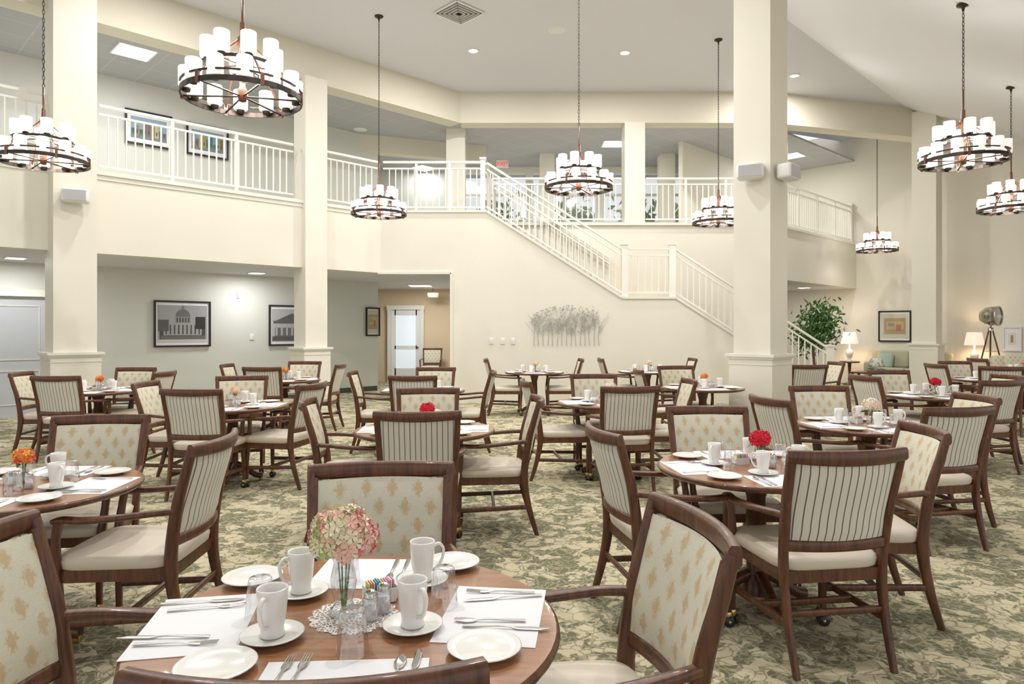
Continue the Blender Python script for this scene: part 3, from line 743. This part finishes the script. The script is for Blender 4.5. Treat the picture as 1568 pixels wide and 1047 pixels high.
# ------------------------------------------------------------------ wall art (metal trees)
b=MB(); r=random.Random(5)
for i in range(15):
    x0=.45+i*.095; x=x0
    b.sweep(cr([(x0,13.965,1.17),(x0+r.uniform(-.02,.02),13.96,1.4),(x0+r.uniform(-.04,.04),13.96,1.6)],3),(1,0,0),(.012,.01),'metalart',n=5)
    for k in range(7):
        a=r.uniform(-.9,.9); l=r.uniform(.2,.42); zb_=r.uniform(1.38,1.62)
        e=(x0+math.sin(a)*l,13.955,min(zb_+math.cos(a)*l,2.0)); b.sweep([(x0,13.96,zb_),e],(0,1,0),(.006,.006),'metalart',n=4)
for i in range(300):
    a=r.uniform(0,2*PI); q=math.sqrt(r.random()); x=1.11+.72*q*math.cos(a); z=1.70+.30*q*math.sin(a); s=r.uniform(.010,.017); yy=13.95+r.uniform(-.02,.01)
    b.add([(x+s*math.cos(t),yy,z+s*math.sin(t)) for t in [k*PI/3 for k in range(6)]],[tuple(range(6))],'metalart')
b.obj('metal_tree_wall_art')

# ------------------------------------------------------------------ seating area
def sofa(x,y,rz,w=1.9,name='sofa',mm='sofa'):
    b=MB(); b.rbox((0,0,.24),(w,.85,.26),.04,mm); b.rbox((0,.33,.62),(w,.22,.62),.07,mm)
    for s in(-1,1): b.rbox((s*(w/2-.09),0,.44),(.2,.86,.46),.07,mm)
    n=2 if w>1.2 else 1; cw=(w-.38)/n
    for i in range(n):
        cx_=-(w-.38)/2+cw*(i+.5); b.rbox((cx_,-.06,.43),(cw-.01,.66,.16),.05,mm); b.rbox((cx_,.19,.72),(cw-.02,.18,.46),.06,mm,rx=-.2)
    for sx in(-1,1):
        for sy in(-1,1): b.lathe([(.02,0),(.028,.12)],'cwood',(sx*(w/2-.1),sy*.35,0),10,cap=True)
    if w>1.2:
        for s in(-1,1): b.rbox((s*.55,.03,.68),(.42,.12,.40),.055,'pillow',rz=s*.2,rx=-.3)
    b.obj(name,(x,y,0),rz)
p=RR(1.55,.60); sofa(p.x,p.y,-ANG)
sofa(11.1,14.9,-ANG+.6,.85,'upholstered_armchair','motif'); 
def lampt(x,y):
    b=MB(); b.lathe([(.25,.60),(.26,.615),(.26,.63),(.25,.64),(0,.64)],'cwood',seg=28); b.lathe([(0,0),(.18,0),(.18,.02),(.04,.05),(.03,.3),(.05,.58),(.06,.6),(.25,.6)],'cwood',seg=20); b.obj('side_table',(x,y,0))
    b=MB(); b.lathe([(.08,0),(.085,.02),(.03,.05),(.07,.12),(.10,.22),(.06,.32),(.02,.36),(.015,.50),(0,.50)],'china',seg=20); b.lathe([(.22,.48),(.16,.80),(.155,.80),(.215,.48)],'lampshade',seg=28)
    o=b.obj('table_lamp',(x,y,.64)); l=bpy.data.lights.new('bulb','POINT'); l.energy=16; l.color=(1,.78,.5); l.shadow_soft_size=.06; lo=bpy.data.objects.new('bulb',l); COL.objects.link(lo); lo.parent=o; lo.location=(0,0,.62)
p=RR(.12,.62); lampt(p.x,p.y); p=RR(2.98,.45); lampt(p.x,p.y)
# tripod spotlight
b=MB()
for i in range(3):
    a=i*2*PI/3+.4; b.sweep([(.04*math.cos(a),.04*math.sin(a),1.5),(.42*math.cos(a),.42*math.sin(a),0)],(1,0,0),(.035,.03),'cwood',n=4); b.sweep([(.17*math.cos(a),.17*math.sin(a),1.0),(.17*math.cos(a+2.1),.17*math.sin(a+2.1),1.0)],(0,0,1),(.015,.015),'steel',n=4)
b.lathe([(.06,1.48),(.06,1.55),(.02,1.56),(.02,1.62)],'steel',seg=12)
Rm=Matrix.Rotation(PI/2,3,'X')
b.lathe([(0,-.22),(.12,-.2),(.2,-.1),(.22,.0),(.22,.14),(.235,.14),(.235,.17),(.21,.17)],'steel',(0,0,1.82),24,rot=Rm); b.lathe([(0,.15),(.2,.15)],'glass',(0,0,1.82),24,rot=Rm)
for s in(-1,1): b.sweep([(s*.02,0,1.6),(s*.25,0,1.66),(s*.25,0,1.82)],(0,1,0),(.03,.012),'steel',n=4)
b.obj('tripod_spotlight_lamp',(11.15,15.9,0),.6)
# coffee table with flowers
b=MB(); b.rbox((0,0,.43),(1.1,.6,.04),.012,'cwood')
for sx in(-1,1):
    for sy in(-1,1): b.box((sx*.48,sy*.24,.21),(.05,.05,.42),'cwood')
p=RR(1.2,2.0); b.obj('coffee_table',(p.x,p.y,0),-ANG)
b=MB(); b.lathe([(0,0),(.06,0),(.07,.06),(.05,.12),(.06,.14)],'china'); fp=b.obj('flower_pot',(p.x,p.y,.452)); 
WF=flower_mesh('white_flower_arrangement',[(.85,.85,.8),(.8,.8,.7),(.2,.35,.1)],.16,.2,90,.045,9,8); place('white_flower_arrangement',WF,(0,0,0),0,fp)
# ficus
def foliage(b,c,R,n,s,r,m='leaf'):
    for i in range(n):
        v=V((r.gauss(0,.5),r.gauss(0,.5),r.gauss(0,.5))); p=V(c)+V((v.x*R[0],v.y*R[1],v.z*R[2]))
        q=V((r.uniform(-1,1),r.uniform(-1,1),r.uniform(-.2,1))).normalized().to_track_quat('Z','Y').to_matrix()@Matrix.Rotation(r.uniform(0,6),3,'Z')
        b.add([p+q@V(w) for w in ((-s,0,0),(0,-s*.4,.01),(s,0,-.01),(0,s*.4,.01))],[(0,1,2,3)],m)
b=MB(); r=random.Random(3)
for i in range(3): b.sweep(cr([(0,0,.3),(.05*math.cos(i*2),.05*math.sin(i*2),.8),(.18*math.cos(i*2),.18*math.sin(i*2),1.5)],4),(1,0,0),(.03,.03),'hub')
for c_ in ((-.18,0,1.45),(.2,.1,1.35),(.0,0,1.75),(.28,0,1.6),(-.1,.1,1.2),(.1,-.1,1.95)):
    foliage(b,c_,(.34,.34,.30),130,.07,r,'shrub'); foliage(b,c_,(.36,.36,.32),60,.07,r,'leaf2')
b.lathe([(0,0),(.13,0),(.19,.32),(.2,.34),(.17,.34),(.16,.30),(0,.30)],'black',seg=24); b.obj('potted_ficus_tree',(7.3,16.45,0))
# outdoor trees behind upper windows
b=MB(); r=random.Random(8)
for x in(-.5,2.2,4.4,6): foliage(b,(x,24+r.random(),5.2),(.8,.8,1.0),200,.2,r,'leaf2'); b.sweep([(x,24.3,0),(x,24.3,5)],(1,0,0),(.2,.2),'hub')
b.obj('outdoor_trees')
# corridor chair
place('dining_chair',CH,(-2.25,19.0,0),PI)
# ------------------------------------------------------------------ world, camera
w=bpy.data.worlds.new('world'); sc.world=w; w.use_nodes=True
bg=w.node_tree.nodes['Background']; bg.inputs[0].default_value=(.985,.985,1,1); bg.inputs[1].default_value=1.03
cam=bpy.data.cameras.new('camera'); co=bpy.data.objects.new('camera',cam); COL.objects.link(co)
co.location=(0,0,1.5); co.rotation_euler=(PI/2,0,0); cam.sensor_width=36; cam.lens=24; cam.shift_y=-.0118; cam.clip_end=200
sc.camera=co
